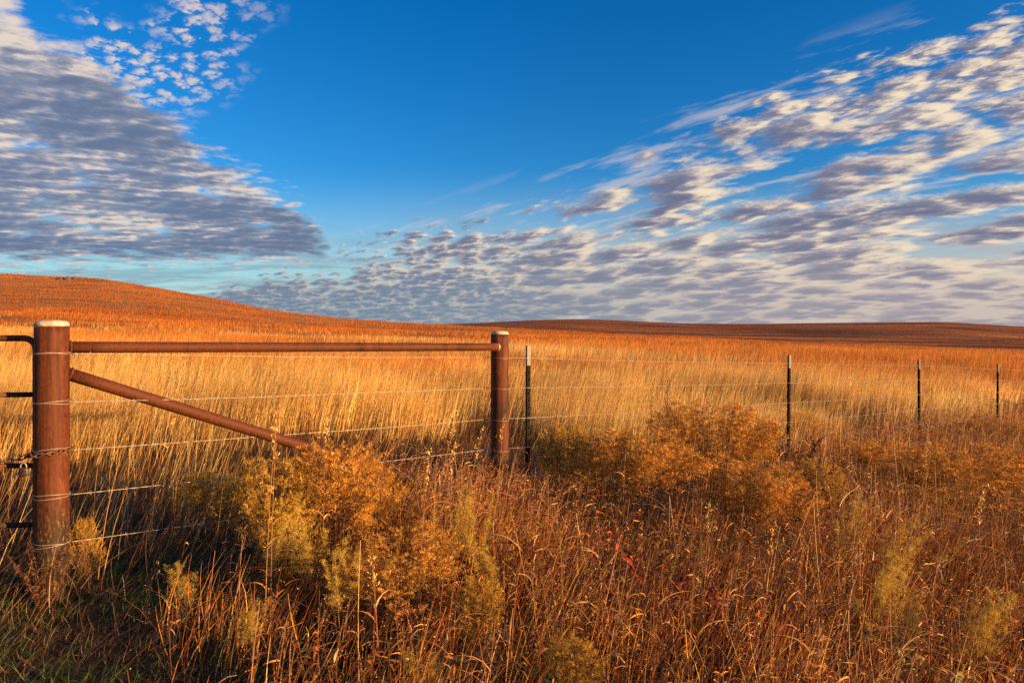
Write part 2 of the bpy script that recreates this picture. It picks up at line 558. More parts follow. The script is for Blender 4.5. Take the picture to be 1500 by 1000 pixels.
def strand(wi):
    a = Vector((post1.x, post1.y, EYE - (W1[wi] - HZ) * 3.2 / 1000))
    pts = []
    off = cside * (R1 + .004)
    d = Vector((FU[0], FU[1], 0))
    stations = [a + off * .55 + d * (R1 * .85)]
    b2 = Vector((post2.x, post2.y, T_TOP[0] + .01 - WO[wi])) + cside * (-(R2 + .003))
    stations.append(b2)
    for p, top in zip(fpos, T_TOP):
        stations.append(Vector((p[0], p[1], top - WO[wi])) + cside * .006)
    path = []
    for i in range(len(stations) - 1):
        A, B = stations[i], stations[i + 1]
        Ln = (B - A).length; n = max(3, int(Ln / .12))
        for k in range(n):
            t = k / n
            q = A.lerp(B, t); q.z -= .0035 * Ln * 4 * t * (1 - t) * (.6 + .5 * random.random() * 0)
            q.z += math.sin(t * 9 + wi * 2 + i) * .0015
            path.append(q)
    path.append(stations[-1])
    s = Solid()
    # two twisted lines
    fine = []
    for i in range(len(path) - 1):
        m = 4 if path[i].y < 7 else 1
        for k in range(m): fine.append(path[i].lerp(path[i + 1], k / m))
    fine.append(path[-1])
    for ph in (0, math.pi):
        pp = []
        acc = 0
        for i, q in enumerate(fine):
            if i: acc += (q - fine[i - 1]).length
            g = acc / .05 * math.pi + ph
            pp.append(q + Vector((0, 0, 1)) * math.sin(g) * .0013 + cside * math.cos(g) * .0013)
        s.tube(pp, [.0012 if q.y < 5.3 else .0008 for q in pp], 5)
    # barbs
    acc = 0; nxt = .08
    for i in range(1, len(fine)):
        acc += (fine[i] - fine[i - 1]).length
        if acc > nxt:
            nxt += .14
            q = fine[i]
            for _ in range(2):
                v = Vector((random.uniform(-.4, .4), random.uniform(-.6, .6), random.choice((-1, 1)) * random.uniform(.6, 1))).normalized() * .012
                s.tube([q - v, q, q + v], .0008, 4)
    # the tie wrapped round the gate post
    c = Vector((post1.x, post1.y, a.z))
    for rep in range(2):
        ring = []
        for k in range(41):
            an = 2 * math.pi * k / 40 + 1.0
            ring.append(c + Vector((math.cos(an) * (R1 + .002), math.sin(an) * (R1 + .002), (.006 if rep else -.006) * math.sin(an * 1 + wi) + rep * .008 - .002 * math.cos(3 * an))))
        s.tube(ring, .0017, 6)
    if wi in (0, 1):   # twisted tail of the tie
        tw = []
        for k in range(60):
            t = k / 59
            q = stations[0].lerp(stations[0] + (stations[1] - stations[0]).normalized() * .30, t)
            tw.append(q + Vector((0, 0, math.sin(k * 1.3) * .0045)) + cside * math.cos(k * 1.3) * .0045)
        s.tube(tw, .0015, 5)
    c2 = Vector((post2.x, post2.y, b2.z))
    s.tube([c2 + Vector((math.cos(k * .1571) * (R2 + .002), math.sin(k * .1571) * (R2 + .002), .003 * math.sin(k * .3))) for k in range(41)], .0016, 6)
    s.build('barbed_wire', M_WIRE, fence)


for wi in range(5): strand(wi)

# ------------------------------------------------------------------ gate, chain, padlock
gr = .0150
gyy = 3.245
gx = at(53, gyy)
gate = empty('pipe_gate', (gx, gyy, gz(gx, gyy)))
tag(gate, 'dark rusty tube gate with rounded corner, cut off at the left beside the thick post', 'gate')


def zpx(py, Y=3.2): return EYE - (py - HZ) * Y / 1000


zt, zbm = zpx(495.5), zpx(862)
gl = 2.4
gd = Vector((-1, -.10, 0)).normalized()
corner = []
G0 = Vector((gx, gyy, 0))
for k in range(9):
    a = math.pi / 2 * k / 8
    corner.append(G0 + gd * (.065 - .065 * math.cos(math.pi / 2 - a)) + Vector((0, 0, 0)))
loop = []
rc = .055


def gp(l, z): return G0 + gd * l + Vector((0, 0, z))


for (cx, cz, a0) in ((rc, zt - rc, 0), (gl - rc, zt - rc, 1), (gl - rc, zbm + rc, 2), (rc, zbm + rc, 3)):
    for k in range(8):
        a = math.pi - a0 * math.pi / 2 - (math.pi / 2) * k / 7
        loop.append(gp(cx + rc * math.cos(a), cz + rc * math.sin(a)))
loop.append(loop[0])
s = Solid(); s.tube(loop, gr, 16, cap=False); s.build('gate_frame', M_RUST2, gate)
for py in (579, 684, 772):
    s = Solid(); s.tube([gp(.008, zpx(py)), gp(gl * .5, zpx(py + .6)), gp(gl - .008, zpx(py + 1))], .0125, 14)
    s.build('gate_rail', M_RUST2, gate)

# chain round post and gate
ch = []
cz = zpx(662)
links = []
for k in range(24):
    a = math.radians(-172 + k * 15.65)
    links.append(Vector((post1.x - .012 + math.cos(a) * (R1 + .022), post1.y + math.sin(a) * (R1 + .013), cz - .010 * math.cos(a) * -1 + .004 * math.sin(k * 2.1))))
p_end = links[0]
tail = [p_end + Vector((-.030 * k, -.012 - .002 * k, -.012 - .0065 * k + .0005 * k * k)) for k in range(1, 7)]
chain_pts = tail[::-1] + links
s = Solid()
for k in range(len(chain_pts) - 1):
    a, b = chain_pts[k], chain_pts[k + 1]
    d = (b - a); m = (a + b) / 2; Ln = d.length * .72; d.normalize()
    up = Vector((0, 0, 1)) if k % 2 else Vector((0, 0, 1)).cross(d).normalized()
    ring = []
    for j in range(13):
        t = 2 * math.pi * j / 12
        ring.append(m + d * math.cos(t) * Ln * .86 + up * math.sin(t) * .0085)
    s.tube(ring, .0035, 6, cap=False)
chain = s.build('chain', M_CHAIN, None, loc=(post1.x, post1.y, cz))
tag(chain, 'rusty chain looped round the thick post and the gate end', 'chain')
lk = Vector((at(39, 3.08), 3.06, zpx(688, 3.08)))
lock = empty('padlock', lk)
tag(lock, 'small dull padlock hanging from the chain left of the thick post', 'padlock')
s = Solid()
s.tube([lk + Vector((0, 0, -.024 + .038 * k / 8)) for k in range(9)], [.016, .0205, .022, .022, .022, .022, .022, .0205, .017], 16)
for i in range(len(s.v)):
    v = s.v[i]; s.v[i] = Vector((v.x, lk.y + (v.y - lk.y) * .5, v.z))
s.build('lock_body', M_LOCK, lock)
s = Solid(); s.tube([lk + Vector((math.cos(a) * .0135, 0, .016 + max(0, math.sin(a)) * .020 + (0 if 0 < a < math.pi else -.004))) for a in [math.pi * k / 12 for k in range(13)]], .0032, 8)
s.build('shackle', M_WIRE, lock)

# ------------------------------------------------------------------ rocks on the hill
ro = Solid()
ry = 172.0
for k in range(9):
    px = 104 + (k - 4) * 2.0 + random.uniform(-.6, .6)
    x = at(px, ry); y = ry - 1 + random.uniform(-2, 2); r = random.uniform(.35, .75)
    z = gz(x, y)
    base = len(ro.v); n = 9
    ro.tube([(x, y, z - .3), (x, y, z + r * .25), (x + .1, y, z + r * .62), (x + .1, y, z + r * .8)], [r * 1.1, r * 1.15, r * .8, r * .25], n, smooth=False)
    for i in range(base, len(ro.v)):
        ro.v[i] += Vector([random.uniform(-.16, .16) for _ in range(3)])
o = ro.build('rock_outcrop', M_ROCK, None, loc=(at(104, ry), ry, gz(at(104, ry), ry)))
tag(o, 'small dark rocks on the crest of the hill above the thick post', 'rocks')

# ================================================================== vegetation
STRAW = [(.80, .52, .15, 4), (.86, .62, .24, 3), (.66, .37, .09, 3), (.42, .19, .05, 1.2)]
ORANGE = [(.62, .225, .035, 4), (.70, .30, .05, 3), (.46, .14, .025, 2.6), (.70, .40, .10, 1)]
HILLP = [(.48, .145, .020, 4), (.56, .19, .028, 3), (.32, .09, .016, 2.5), (.16, .055, .016, 1.4)]
TANGLE = [(.62, .23, .04, 4.4), (.74, .36, .075, 2.8), (.40, .11, .024, 3.2), (.84, .54, .17, 1.3), (.46, .28, .045, 1.5), (.10, .035, .014, 2.4)]
REDS = [(.26, .06, .028, 3), (.16, .035, .02, 2), (.34, .11, .04, 2)]
OCHRE = [(.56, .27, .04, 4), (.46, .21, .03, 3), (.70, .42, .11, 2), (.28, .125, .022, 2.4)]
YELLOW = [(.52, .30, .04, 4), (.43, .26, .035, 3), (.64, .42, .10, 2), (.28, .17, .03, 2.2)]
GREEN = [(.05, .12, .025, 4), (.09, .17, .035, 3), (.03, .07, .018, 3), (.24, .20, .07, 1.5)]
SHADE = [(.22, .10, .035, 3), (.12, .055, .025, 3), (.36, .19, .06, 2)]  # undergrowth browns darkened to carry the shaded band beyond the fence


def sample_fan(n, y0, y1, umin=-.98, umax=.98, power=1.0):
    # uniform over ground area inside the fan
    Y = np.sqrt(rng.random(n) * (y1 ** 2 - y0 ** 2) + y0 ** 2)
    pad = 2.2       # metres beyond the edges of the view
    lo_ = umin * Y - (pad if umin < -.9 else 0); hi_ = umax * Y + (pad if umax > .9 else 0)
    return lo_ + (hi_ - lo_) * rng.random(n), Y


def grow(rb, x, y, h, w, pal, lean=(.16, .02), leanj=.10, curl=.10, segs=3, jit=.18, prof='blade', colmul=None, dz=-.01):
    n = len(x)
    B = xyz(x, y, dz)
    D = np.stack([lean[0] + rng.normal(size=n) * leanj, lean[1] + rng.normal(size=n) * leanj, np.ones(n)], 1)
    D = unit(D)
    az = rng.uniform(0, 2 * np.pi, n)
    cb = np.abs(rng.normal(size=n)) * curl
    bend = np.stack([np.cos(az) * cb + curl * .8, np.sin(az) * cb, -cb * .55], 1)
    yaw = rng.uniform(0, np.pi, n)
    side = np.stack([np.cos(yaw), np.sin(yaw), np.zeros(n)], 1)
    col = pick(pal, n, jit)
    if colmul is not None: col = np.clip(col * colmul, .004, .95)
    rb.add(B, D, h, w, bend, side, col, segs, prof)
    return B, D, bend


def build_field():
    near = Ribbons()
    # tall straw-coloured grass beyond the fence
    def band(rb, n, y0, y1, w0, hbase, segs, pal_fn, keep=1.0, heads=0.0, hill=False):
        x, y = sample_fan(n, y0, y1)
        kk = y < interp_s(x / y, UX, CD) * 1.04
        x, y = x[kk], y[kk]; n = len(x)
        f = -fence_side(x, y)
        cl = fnoise(x, y, 1.6, 4); c2 = fnoise(x, y, 7.0, 2)
        st_ = 2.9 - 2.2 * sstep(-.5, 2.5, x)
        dens = sstep(st_ - .5, st_ + .6, f + (c2 - .5) * 1.6 + (cl - .5) * 1.2) * (.18 + .82 * sstep(.34, .56, cl))
        pt = fnoise(x * .55, y * 1.5, 5.5, 3)
        dens = np.where(y > 60, sstep(0, 1, dens + .6), dens) * (1 - .9 * sstep(.55, .61, pt) * sstep(7, 12, y))
        k = rng.random(n) < dens * keep * (np.where(y > 60, .35 + .65 * sstep(.40, .50, fnoise(x, y * 1.8, 16, 1)), 1))
        x, y, cl, c2, f = x[k], y[k], cl[k], c2[k], f[k]
        h = hbase * (.62 + .55 * c2 + .25 * cl) * rng.uniform(.55, 1.12, len(x)) * (.72 + .28 * sstep(1.5, 4, f))
        w = w0 * (.6 + .8 * rng.random(len(x))) * np.maximum(1, y / 11.0)
        pf = pal_fn(x, y, f)
        for pal, m in pf:
            tone = .58 + .84 * fnoise(x[m], y[m], .45 if y0 < 20 else 5.0, 5)
            if y0 < 20: tone = tone * (.55 + .95 * fnoise(x[m] * .6, y[m] * 1.3, 2.4, 2))
            grow(rb, x[m], y[m], h[m], w[m], pal, segs=segs, lean=(.15, .02), leanj=.11, colmul=tone[:, None])
        if heads:
            m = rng.random(len(x)) < heads
            xx, yy, hh = x[m], y[m], h[m]
            tip = xyz(xx, yy) + np.stack([hh * .27, hh * .02, hh * .93], 1)
            nn = len(xx)
            for r in range(3):
                D = unit(np.stack([.45 + rng.normal(size=nn) * .3, rng.normal(size=nn) * .3, np.ones(nn)], 1))
                rb.add(tip + rng.normal(size=(nn, 3)) * .012, D, .06 + rng.random(nn) * .06, .004 * np.maximum(1, yy / 11), D * 0, rside(D), pick(STRAW, nn), 1, 'leaf')

    def pal_near(x, y, f):
        c = fnoise(x, y, 5.0, 6) + rng.normal(size=len(x)) * .08
        org = sstep(13, 24, y + (c - .5) * 18 - 4 * sstep(-2, 6, x))
        m = rng.random(len(x)) < org * .9 + .06
        return [(STRAW, ~m), (ORANGE, m)]
    band(near, 150000, 5.0, 11, .0056, .74, 3, pal_near, heads=.35)
    band(near, 190000, 11, 22, .0058, .70, 2, pal_near, heads=.2)
    o = near.build('field_grass', M_GRASS)
    tag(o, 'tall straw coloured prairie grass leaning right beyond the fence', 'grass', kind='stuff')
    far = Ribbons()
    def pal_far(x, y, f):
        c = fnoise(x, y, 16.0, 6) + rng.normal(size=len(x)) * .06
        m = (c > .60) & (y < 60)
        hl = (~m) & (rng.random(len(x)) < sstep(50, 105, y + (c - .5) * 70))
        return [(ORANGE, ~m & ~hl), (STRAW, m & ~hl), (HILLP, hl)]
    band(far, 210000, 22, 48, .0046, .58, 1, pal_far)
    band(far, 300000, 45, 95, .0044, .40, 1, pal_far, keep=.9)
    band(far, 480000, 90, 205, .0038, .32, 1, pal_far, keep=.9, hill=True)
    o = far.build('far_field_grass', M_GRASS)
    tag(o, 'orange prairie grass covering the far field', 'grass', kind='stuff')

    # low undergrowth just beyond the fence, its shade put into dark browns
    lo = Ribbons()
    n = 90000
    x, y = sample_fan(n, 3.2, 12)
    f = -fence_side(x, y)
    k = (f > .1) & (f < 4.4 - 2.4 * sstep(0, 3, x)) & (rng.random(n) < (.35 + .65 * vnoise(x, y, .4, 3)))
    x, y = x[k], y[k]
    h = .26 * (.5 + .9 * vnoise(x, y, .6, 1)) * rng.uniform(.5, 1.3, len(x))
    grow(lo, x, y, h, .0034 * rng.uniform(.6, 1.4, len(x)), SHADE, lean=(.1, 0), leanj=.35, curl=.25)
    # scattered tall blades in it
    n = 9000
    x, y = sample_fan(n, 3.4, 9, -.98, .3)
    f = -fence_side(x, y)
    cl = fnoise(x, y, .8, 6)
    k = (f > .1) & (f < 3.2) & (rng.random(n) < sstep(.46, .62, cl) * (.15 + .85 * sstep(-.35, -.5, x / y)))
    x, y = x[k], y[k]
    grow(lo, x, y, .55 * rng.uniform(.6, 1.25, len(x)), .0034, STRAW, lean=(.2, 0), leanj=.14, curl=.14, segs=4)
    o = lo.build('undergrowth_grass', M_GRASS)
    tag(o, 'low brown undergrowth along the far side of the fence', 'grass', kind='stuff')


BUSHES = [   # px, top py, depth, half width px, mesh, label
    (1045, 580, 5.6, 118, 1, 'largest ochre feathery bush, domed, just left of the second steel post'),
    (915, 622, 4.9, 105, 2, 'ochre feathery bush arching right, between the largest bush and the first steel post'),
    (1095, 668, 4.1, 90, 2, 'flat topped ochre bush drooping right, below the largest bush'),
    (1420, 645, 5.0, 140, 1, 'wide ochre bush near the right edge below the fourth steel post'),
    (495, 634, 3.6, 118, 0, 'thick ochre bush hiding the low end of the slanting strut'),
    (405, 656, 3.35, 80, 3, 'yellow ochre bush under the middle of the slanting strut'),
    (310, 684, 4.2, 60, 3, 'small yellowish bush behind the lower wires left of the strut bushes'),
    (590, 768, 3.0, 120, 0, 'ochre bush in the foreground below the slanting strut'),
    (825, 612, 5.3, 55, 3, 'small dark ochre bush right of the first steel post'),
    (1300, 640, 6.0, 80, 0, 'low ochre bush below the third steel post'),
    (1200, 668, 4.8, 55, 3, 'small olive bush right of the drooping flat topped bush'),
    (705, 838, 2.75, 48, 3, 'yellow green bush in the foreground right of the ochre one'),
    (840, 925, 2.35, 55, 3, 'yellow green bush at the bottom of the view, left of the red leaved weeds'),
    (124, 752, 3.4, 24, 3, 'little yellow bush right against the foot of the thick post'),
    (1180, 602, 9.0, 45, 0, 'small ochre bush standing at the second steel post foot'),
    (1460, 612, 10., 70, 1, 'ochre bush low at the foot of the fourth steel post'),
]


def clearing(x, y):
    """0 beside and before the bushes, where the other weeds stay low; 1 elsewhere"""
    m = np.ones_like(x)
    for px, py, Y, hw, mi, lab in BUSHES:
        cx = at(px, Y); r = hw * Y / 1000 * 1.05
        dy = np.where(y < Y, (y - Y) / (.35 * r + .50), (y - Y) / (r * .9))
        xx = x - (px - 750) / 1000 * y
        d = np.sqrt((xx / r) ** 2 + dy ** 2)
        m = np.minimum(m, sstep(.62, 1.15, d))
    return m


def thick_mask(x, y):
    # 1 where the weeds stand thick in front of the fence
    f = fence_side(x, y)
    left = sstep(-1.45, -.55, x + (fnoise(x, y, .5, 3) - .5) * .7 + .14 * (y - 2.4))
    return left * sstep(-.75, -.2, f)


def build_thicket():
    rb = Ribbons()
    def area(n, y0, y1):
        x, y = sample_fan(n, y0, y1)
        k = rng.random(n) < thick_mask(x, y) * (.3 + .7 * sstep(.22, .55, fnoise(x, y, .35, 5)))
        return x[k], y[k]

    def hgt(x, y):
        return (.27 + .40 * fnoise(x, y, .9, 1)) * (.80 + .20 * sstep(2, 4, y)) * (1 - .1 * sstep(6, 12, y)) * (.60 + .40 * clearing(x, y))
    # basal leaves and arching dry blades
    for n, y0, y1, w in ((82000, 1.5, 5, .0043), (96000, 5, 15, .0058)):
        x, y = area(n, y0, y1)
        h = hgt(x, y) * rng.uniform(.4, 1.15, len(x))
        grow(rb, x, y, h, w * rng.uniform(.45, 1.35, len(x)), TANGLE, lean=(.05, 0), leanj=.20, curl=.26, segs=4, jit=.3)
    # strongly curled dead leaves of the grasses
    x, y = area(16000, 1.7, 6)
    n = len(x); h = hgt(x, y)
    B = xyz(x, y) + np.stack([np.zeros(n), np.zeros(n), h * rng.uniform(.15, .9, n)], 1)
    az = rng.uniform(0, 2 * np.pi, n)
    D = unit(np.stack([np.cos(az), np.sin(az), rng.uniform(.1, 1.6, n)], 1))
    rb.add(B, D, rng.uniform(.08, .22, n), rng.uniform(.0022, .0052, n), np.stack([np.cos(az + 1) * .3, np.sin(az + 1) * .3, -rng.uniform(.4, 1.5, n)], 1), rside(D), pick([(.62, .40, .17, 3), (.50, .25, .09, 3), (.32, .13, .05, 2)], n, .25), 5, 'blade')
    # forb stems carrying many small twisted leaves and seed heads
    for n, y0, y1, lw in ((6600, 1.5, 5.2, 1.0), (7400, 5.2, 15, 1.5)):
        x, y = area(n, y0, y1)
        n = len(x)
        h = hgt(x, y) * rng.uniform(.75, 1.35, n)
        tone = fnoise(x, y, .7, 7)
        B, D, bend = grow(rb, x, y, h, .0038 * lw, [(.24, .11, .05, 2), (.34, .19, .09, 2), (.16, .06, .03, 2)], lean=(.02, 0), leanj=.14, curl=.06, segs=4, prof='stem')
        red = tone > .62
        for i in range(12):
            t = rng.uniform(.22, 1.0, n)
            c = B + D * (h * t)[:, None] + bend * (h * t * t)[:, None]
            a = rng.uniform(0, 2 * np.pi, n)
            Dl = unit(np.stack([np.cos(a), np.sin(a), rng.uniform(-.3, 1.5, n)], 1))
            Ll = rng.uniform(.018, .055, n) * (1.25 - .5 * t)
            cc = np.where(red[:, None], pick(REDS, n, .3), pick(TANGLE, n, .3) * .8)
            rb.add(c, Dl, Ll * 1.1, Ll * .15 * lw * rng.uniform(.6, 1.3, n), np.stack([rng.normal(size=n) * .3, rng.normal(size=n) * .3, -rng.uniform(.1, .9, n)], 1), rside(Dl), cc, 3, 'leaf')
        # tiny pale seeds at the tops
        for i in range(5):
            t = rng.uniform(.72, 1.04, n)
            c = B + D * (h * t)[:, None] + bend * (h * t * t)[:, None] + rng.normal(size=(n, 3)) * .018
            Dl = unit(rng.normal(size=(n, 3)))
            sz = rng.uniform(.003, .006, n) * lw
            rb.add(c, Dl, sz, sz * .8, Dl * 0, rside(Dl), pick([(.55, .36, .16, 2), (.42, .22, .08, 2), (.48, .32, .07, 2)], n, .25), 1, 'flat')
    # feathery tops of other weeds mixed in, denser in drifts
    x, y = area(3200, 1.8, 14)
    k = rng.random(len(x)) < .25 + .75 * sstep(.46, .6, fnoise(x, y, .8, 4))
    x, y = x[k], y[k]; n = len(x)
    h = hgt(x, y) * rng.uniform(.8, 1.3, n)
    B, D, bend = grow(rb, x, y, h, .003, [(.40, .22, .07, 2), (.30, .14, .05, 1)], lean=(.06, 0), leanj=.15, curl=.1, segs=4, prof='stem')
    gold = (rng.random(n) < .4)[:, None]
    for i in range(34):
        t = 1 - .5 * rng.random(n) ** 1.4
        a = rng.uniform(0, 2 * np.pi, n); rr = (.012 + .035 * (1.05 - t) * 2) * rng.random(n) ** .5
        c = B + D * (h * t)[:, None] + bend * (h * t * t)[:, None] + np.stack([np.cos(a) * rr, np.sin(a) * rr, rng.normal(size=n) * .006], 1)
        Dl = unit(rng.normal(size=(n, 3)) * .7 + np.array([0, 0, .8]))
        sz = rng.uniform(.006, .014, n) * np.maximum(1, y / 5)
        rb.add(c, Dl, sz, sz * .5, Dl * 0, rside(Dl), np.where(gold, pick(YELLOW, n, .25), pick(OCHRE, n, .25)) * .9, 1, 'leaf')
    o = rb.build('weed_thicket', M_WEED)
    tag(o, 'tangled brown dry weeds filling the foreground before the fence', 'weeds', kind='stuff')

    # thin upright straw and reddish stalks scattered through
    st = Ribbons()
    x, y = area(7000, 1.8, 12)
    n = len(x)
    h = hgt(x, y) * rng.uniform(.85, 1.6, n)
    B, D, bend = grow(st, x, y, h, .0034 * rng.uniform(.7, 1.3, n), [(.58, .33, .12, 3), (.42, .17, .06, 2), (.66, .45, .22, 1)], lean=(.05, 0), leanj=.16, curl=.07, segs=5, prof='stem')
    for i in range(3):
        t = rng.uniform(.2, .8, n)
        c = B + D * (h * t)[:, None] + bend * (h * t * t)[:, None]
        a = rng.uniform(0, 2 * np.pi, n)
        Dl = unit(np.stack([np.cos(a) * .6, np.sin(a) * .6, np.ones(n)], 1))
        st.add(c, Dl, rng.uniform(.08, .2, n), .004, np.stack([np.cos(a) * .5, np.sin(a) * .5, -rng.uniform(.3, 1.1, n)], 1), rside(Dl), pick([(.60, .36, .14, 3), (.45, .20, .07, 2)], n, .2), 5, 'blade')
    o = st.build('grass_stalks', M_WEED)
    tag(o, 'thin pale stalks standing above the foreground weeds', 'grass', kind='stuff')


def build_green():
    rb = Ribbons()
    n = 95000
    x, y = sample_fan(n, 1.6, 4.6, -.98, .25)
    k = rng.random(n) < (1 - .85 * thick_mask(x, y)) * (.35 + .65 * fnoise(x, y, .25, 2)) * sstep(.7, -.1, -fence_side(x, y))
    x, y = x[k], y[k]; n = len(x)
    g = fnoise(x, y, .5, 4) + rng.normal(size=n) * .1
    m = g > .45
    h = rng.uniform(.05, .14, n)
    grow(rb, x[m], y[m], h[m], .0034, GREEN, lean=(.15, 0), leanj=.5, curl=.45, segs=4, jit=.3)
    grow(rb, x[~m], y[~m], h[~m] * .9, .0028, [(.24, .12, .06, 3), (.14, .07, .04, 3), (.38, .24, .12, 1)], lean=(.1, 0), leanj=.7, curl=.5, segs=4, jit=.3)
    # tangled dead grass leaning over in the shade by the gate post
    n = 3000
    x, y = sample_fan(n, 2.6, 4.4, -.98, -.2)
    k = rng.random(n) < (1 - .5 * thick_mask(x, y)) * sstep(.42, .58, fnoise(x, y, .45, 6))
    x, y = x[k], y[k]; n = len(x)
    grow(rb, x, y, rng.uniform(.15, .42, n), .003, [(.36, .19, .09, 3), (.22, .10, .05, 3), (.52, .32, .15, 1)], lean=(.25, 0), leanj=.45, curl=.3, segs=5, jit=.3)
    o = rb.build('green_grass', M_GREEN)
    tag(o, 'short shaded green and brown grass round the foot of the thick post', 'grass', kind='stuff')


# ---- individual plants
def bush_parts(kind, seed, R=.45, H=.7, nb=70, arch=0.0):
    """stems and feathery head of one bush, standing at the origin"""
    global rng
    keep = rng; rng = np.random.default_rng(seed)
    st = Ribbons(); fl_ = Ribbons()
    a = rng.uniform(0, 2 * np.pi, nb); rr = np.sqrt(rng.random(nb)) * R * (1 + .22 * np.sin(a * 2 + seed))
    tx = np.cos(a) * rr + arch * H; ty = np.sin(a) * rr * .85
    lobe = .5 + .5 * np.sin(a * 3 + seed) * np.cos(a * 2 - seed * 2)
    tz = H * (1 - .50 * (rr / R) ** 2.4) * (.84 + .18 * lobe * (rr / R) + .07 * rng.random(nb)) * 1.04
    B = np.stack([np.cos(a) * .05, np.sin(a) * .05, np.full(nb, -.02)], 1)
    T = np.stack([tx, ty, tz], 1)
    Lv = T - B
    L = np.linalg.norm(Lv, axis=1)
    bend = np.stack([np.cos(a) * .22 * rr / R, np.sin(a) * .22 * rr / R, -.05 - .12 * rr / R], 1)
    D = Lv / L[:, None] - bend
    for _ in range(2):
        st.add(B, D, L, .0036, bend, rside(D), pick([(.28, .14, .06, 2), (.22, .14, .05, 2)], nb), 6, 'stem')
    pal = OCHRE if kind == 'ochre' else YELLOW
    # each branch ends in an arching one-sided spray with its seed specks in small tufts
    tone0 = np.clip(rng.normal(size=(nb, 1)) * .30 + 1.05, .45, 1.6)
    for r in range(12):
        t0 = 1 - .42 * rng.random(nb) ** 1.3
        c = B + D * (L * t0)[:, None] + bend * (L * t0 ** 2)[:, None]
        aa = a + rng.normal(size=nb) * .9
        Db = unit(np.stack([np.cos(aa) * .8, np.sin(aa) * .8, rng.uniform(.6, 1.3, nb)], 1))
        Lb = rng.uniform(.03, .085, nb) * (1.7 - .8 * t0) * (R / .45) ** .5
        bb = np.stack([np.cos(a) * .3, np.sin(a) * .3, -rng.uniform(.1, .5, nb)], 1)
        st.add(c, Db, Lb, .0015, bb, rside(Db), pick([(.44, .25, .08, 1), (.34, .20, .06, 1)], nb), 2, 'stem')
        for q in range(20):
            t = 1.02 - .45 * rng.random(nb) ** 2
            cc = c + Db * (Lb * t)[:, None] + bb * (Lb * t * t)[:, None] + rng.normal(size=(nb, 3)) * np.array([.006, .006, .003])
            Dl = unit(rng.normal(size=(nb, 3)) * .7 + np.array([0, 0, .7]))
            sz = rng.uniform(.008, .019, nb)
            fl_.add(cc, Dl, sz, sz * .7, Dl * 0, rside(Dl), pick(pal, nb, .22) * tone0, 1, 'leaf')
    # narrow leaves lower down
    for r in range(5):
        t0 = rng.uniform(.15, .75, nb)
        c = B + D * (L * t0)[:, None] + bend * (L * t0 ** 2)[:, None]
        Dl = unit(np.stack([np.cos(a + rng.normal(size=nb)), np.sin(a + rng.normal(size=nb)), rng.uniform(-.2, .9, nb)], 1))
        st.add(c, Dl, rng.uniform(.03, .07, nb), .005, np.stack([rng.normal(size=nb) * .2, rng.normal(size=nb) * .2, -rng.uniform(.2, .8, nb)], 1), rside(Dl), pick(TANGLE, nb, .3), 3, 'leaf')
    out = (st.mesh('stems'), fl_.mesh('flower_heads'))
    out[0].materials.append(M_WEED); out[1].materials.append(M_FLUFF)
    rng = keep
    return out


def plume_parts(seed, H=.55, wide=.05, pal=None):
    global rng
    keep = rng; rng = np.random.default_rng(seed)
    pal = pal or [(.62, .41, .06, 4), (.52, .36, .05, 3), (.76, .54, .16, 2), (.36, .27, .04, 2)]
    st = Ribbons(); fl_ = Ribbons()
    ns = 6
    for k in range(ns):
        lean = np.array([[rng.normal() * .10 + .06, rng.normal() * .10, 1.0]])
        D = unit(lean); L = np.array([H * rng.uniform(.75, 1.0)])
        bend = np.array([[.10 + rng.normal() * .05, rng.normal() * .06, -.04]])
        B = np.array([[rng.normal() * .03, rng.normal() * .03, -.02]])
        for _ in range(2): st.add(B, D, L, .0034, bend, rside(D), pick([(.34, .24, .08, 1)], 1), 8, 'stem')
        nb = 46
        t0 = rng.uniform(.38, 1.0, nb) ** .8
        c = B + D * (L * t0)[:, None] + bend * (L * t0 ** 2)[:, None]
        aa = rng.uniform(0, 2 * np.pi, nb)
        Db = unit(np.stack([np.cos(aa), np.sin(aa), rng.uniform(.8, 2.2, nb)], 1))
        Lb = wide * rng.uniform(.6, 1.5, nb) * (1.5 - 1.1 * t0)
        bb = np.stack([np.cos(aa) * .2, np.sin(aa) * .2, -rng.uniform(.1, .7, nb)], 1)
        st.add(c, Db, Lb, .0012, bb, rside(Db), pick(pal, nb), 3, 'stem')
        for q in range(22):
            t = rng.uniform(.1, 1.05, nb)
            cc = c + Db * (Lb * t)[:, None] + bb * (Lb * t * t)[:, None] + rng.normal(size=(nb, 3)) * .005
            Dl = unit(rng.normal(size=(nb, 3)) * .7 + np.array([0, 0, .8]))
            sz = rng.uniform(.006, .013, nb)
            fl_.add(cc, Dl, sz, sz * .45, Dl * 0, rside(Dl), pick(pal, nb, .25), 1, 'leaf')
    out = (st.mesh('stems'), fl_.mesh('flower_heads'))
    out[0].materials.append(M_WEED); out[1].materials.append(M_FLUFF)
    rng = keep
    return out


def place(name, cat, label, group, meshes, parts, x, y, sc, rz, tilt=(0, 0)):
    e = empty(name, (x, y, gz(x, y)), rz)
    e.scale = sc if isinstance(sc, tuple) else (sc, sc, sc)
    e.rotation_euler = (tilt[0], tilt[1], rz)
    tag(e, label, cat, group)
    for m, pn in zip(meshes, parts):
        o = bpy.data.objects.new(pn, m); COL.objects.link(o); o.parent = e
    return e


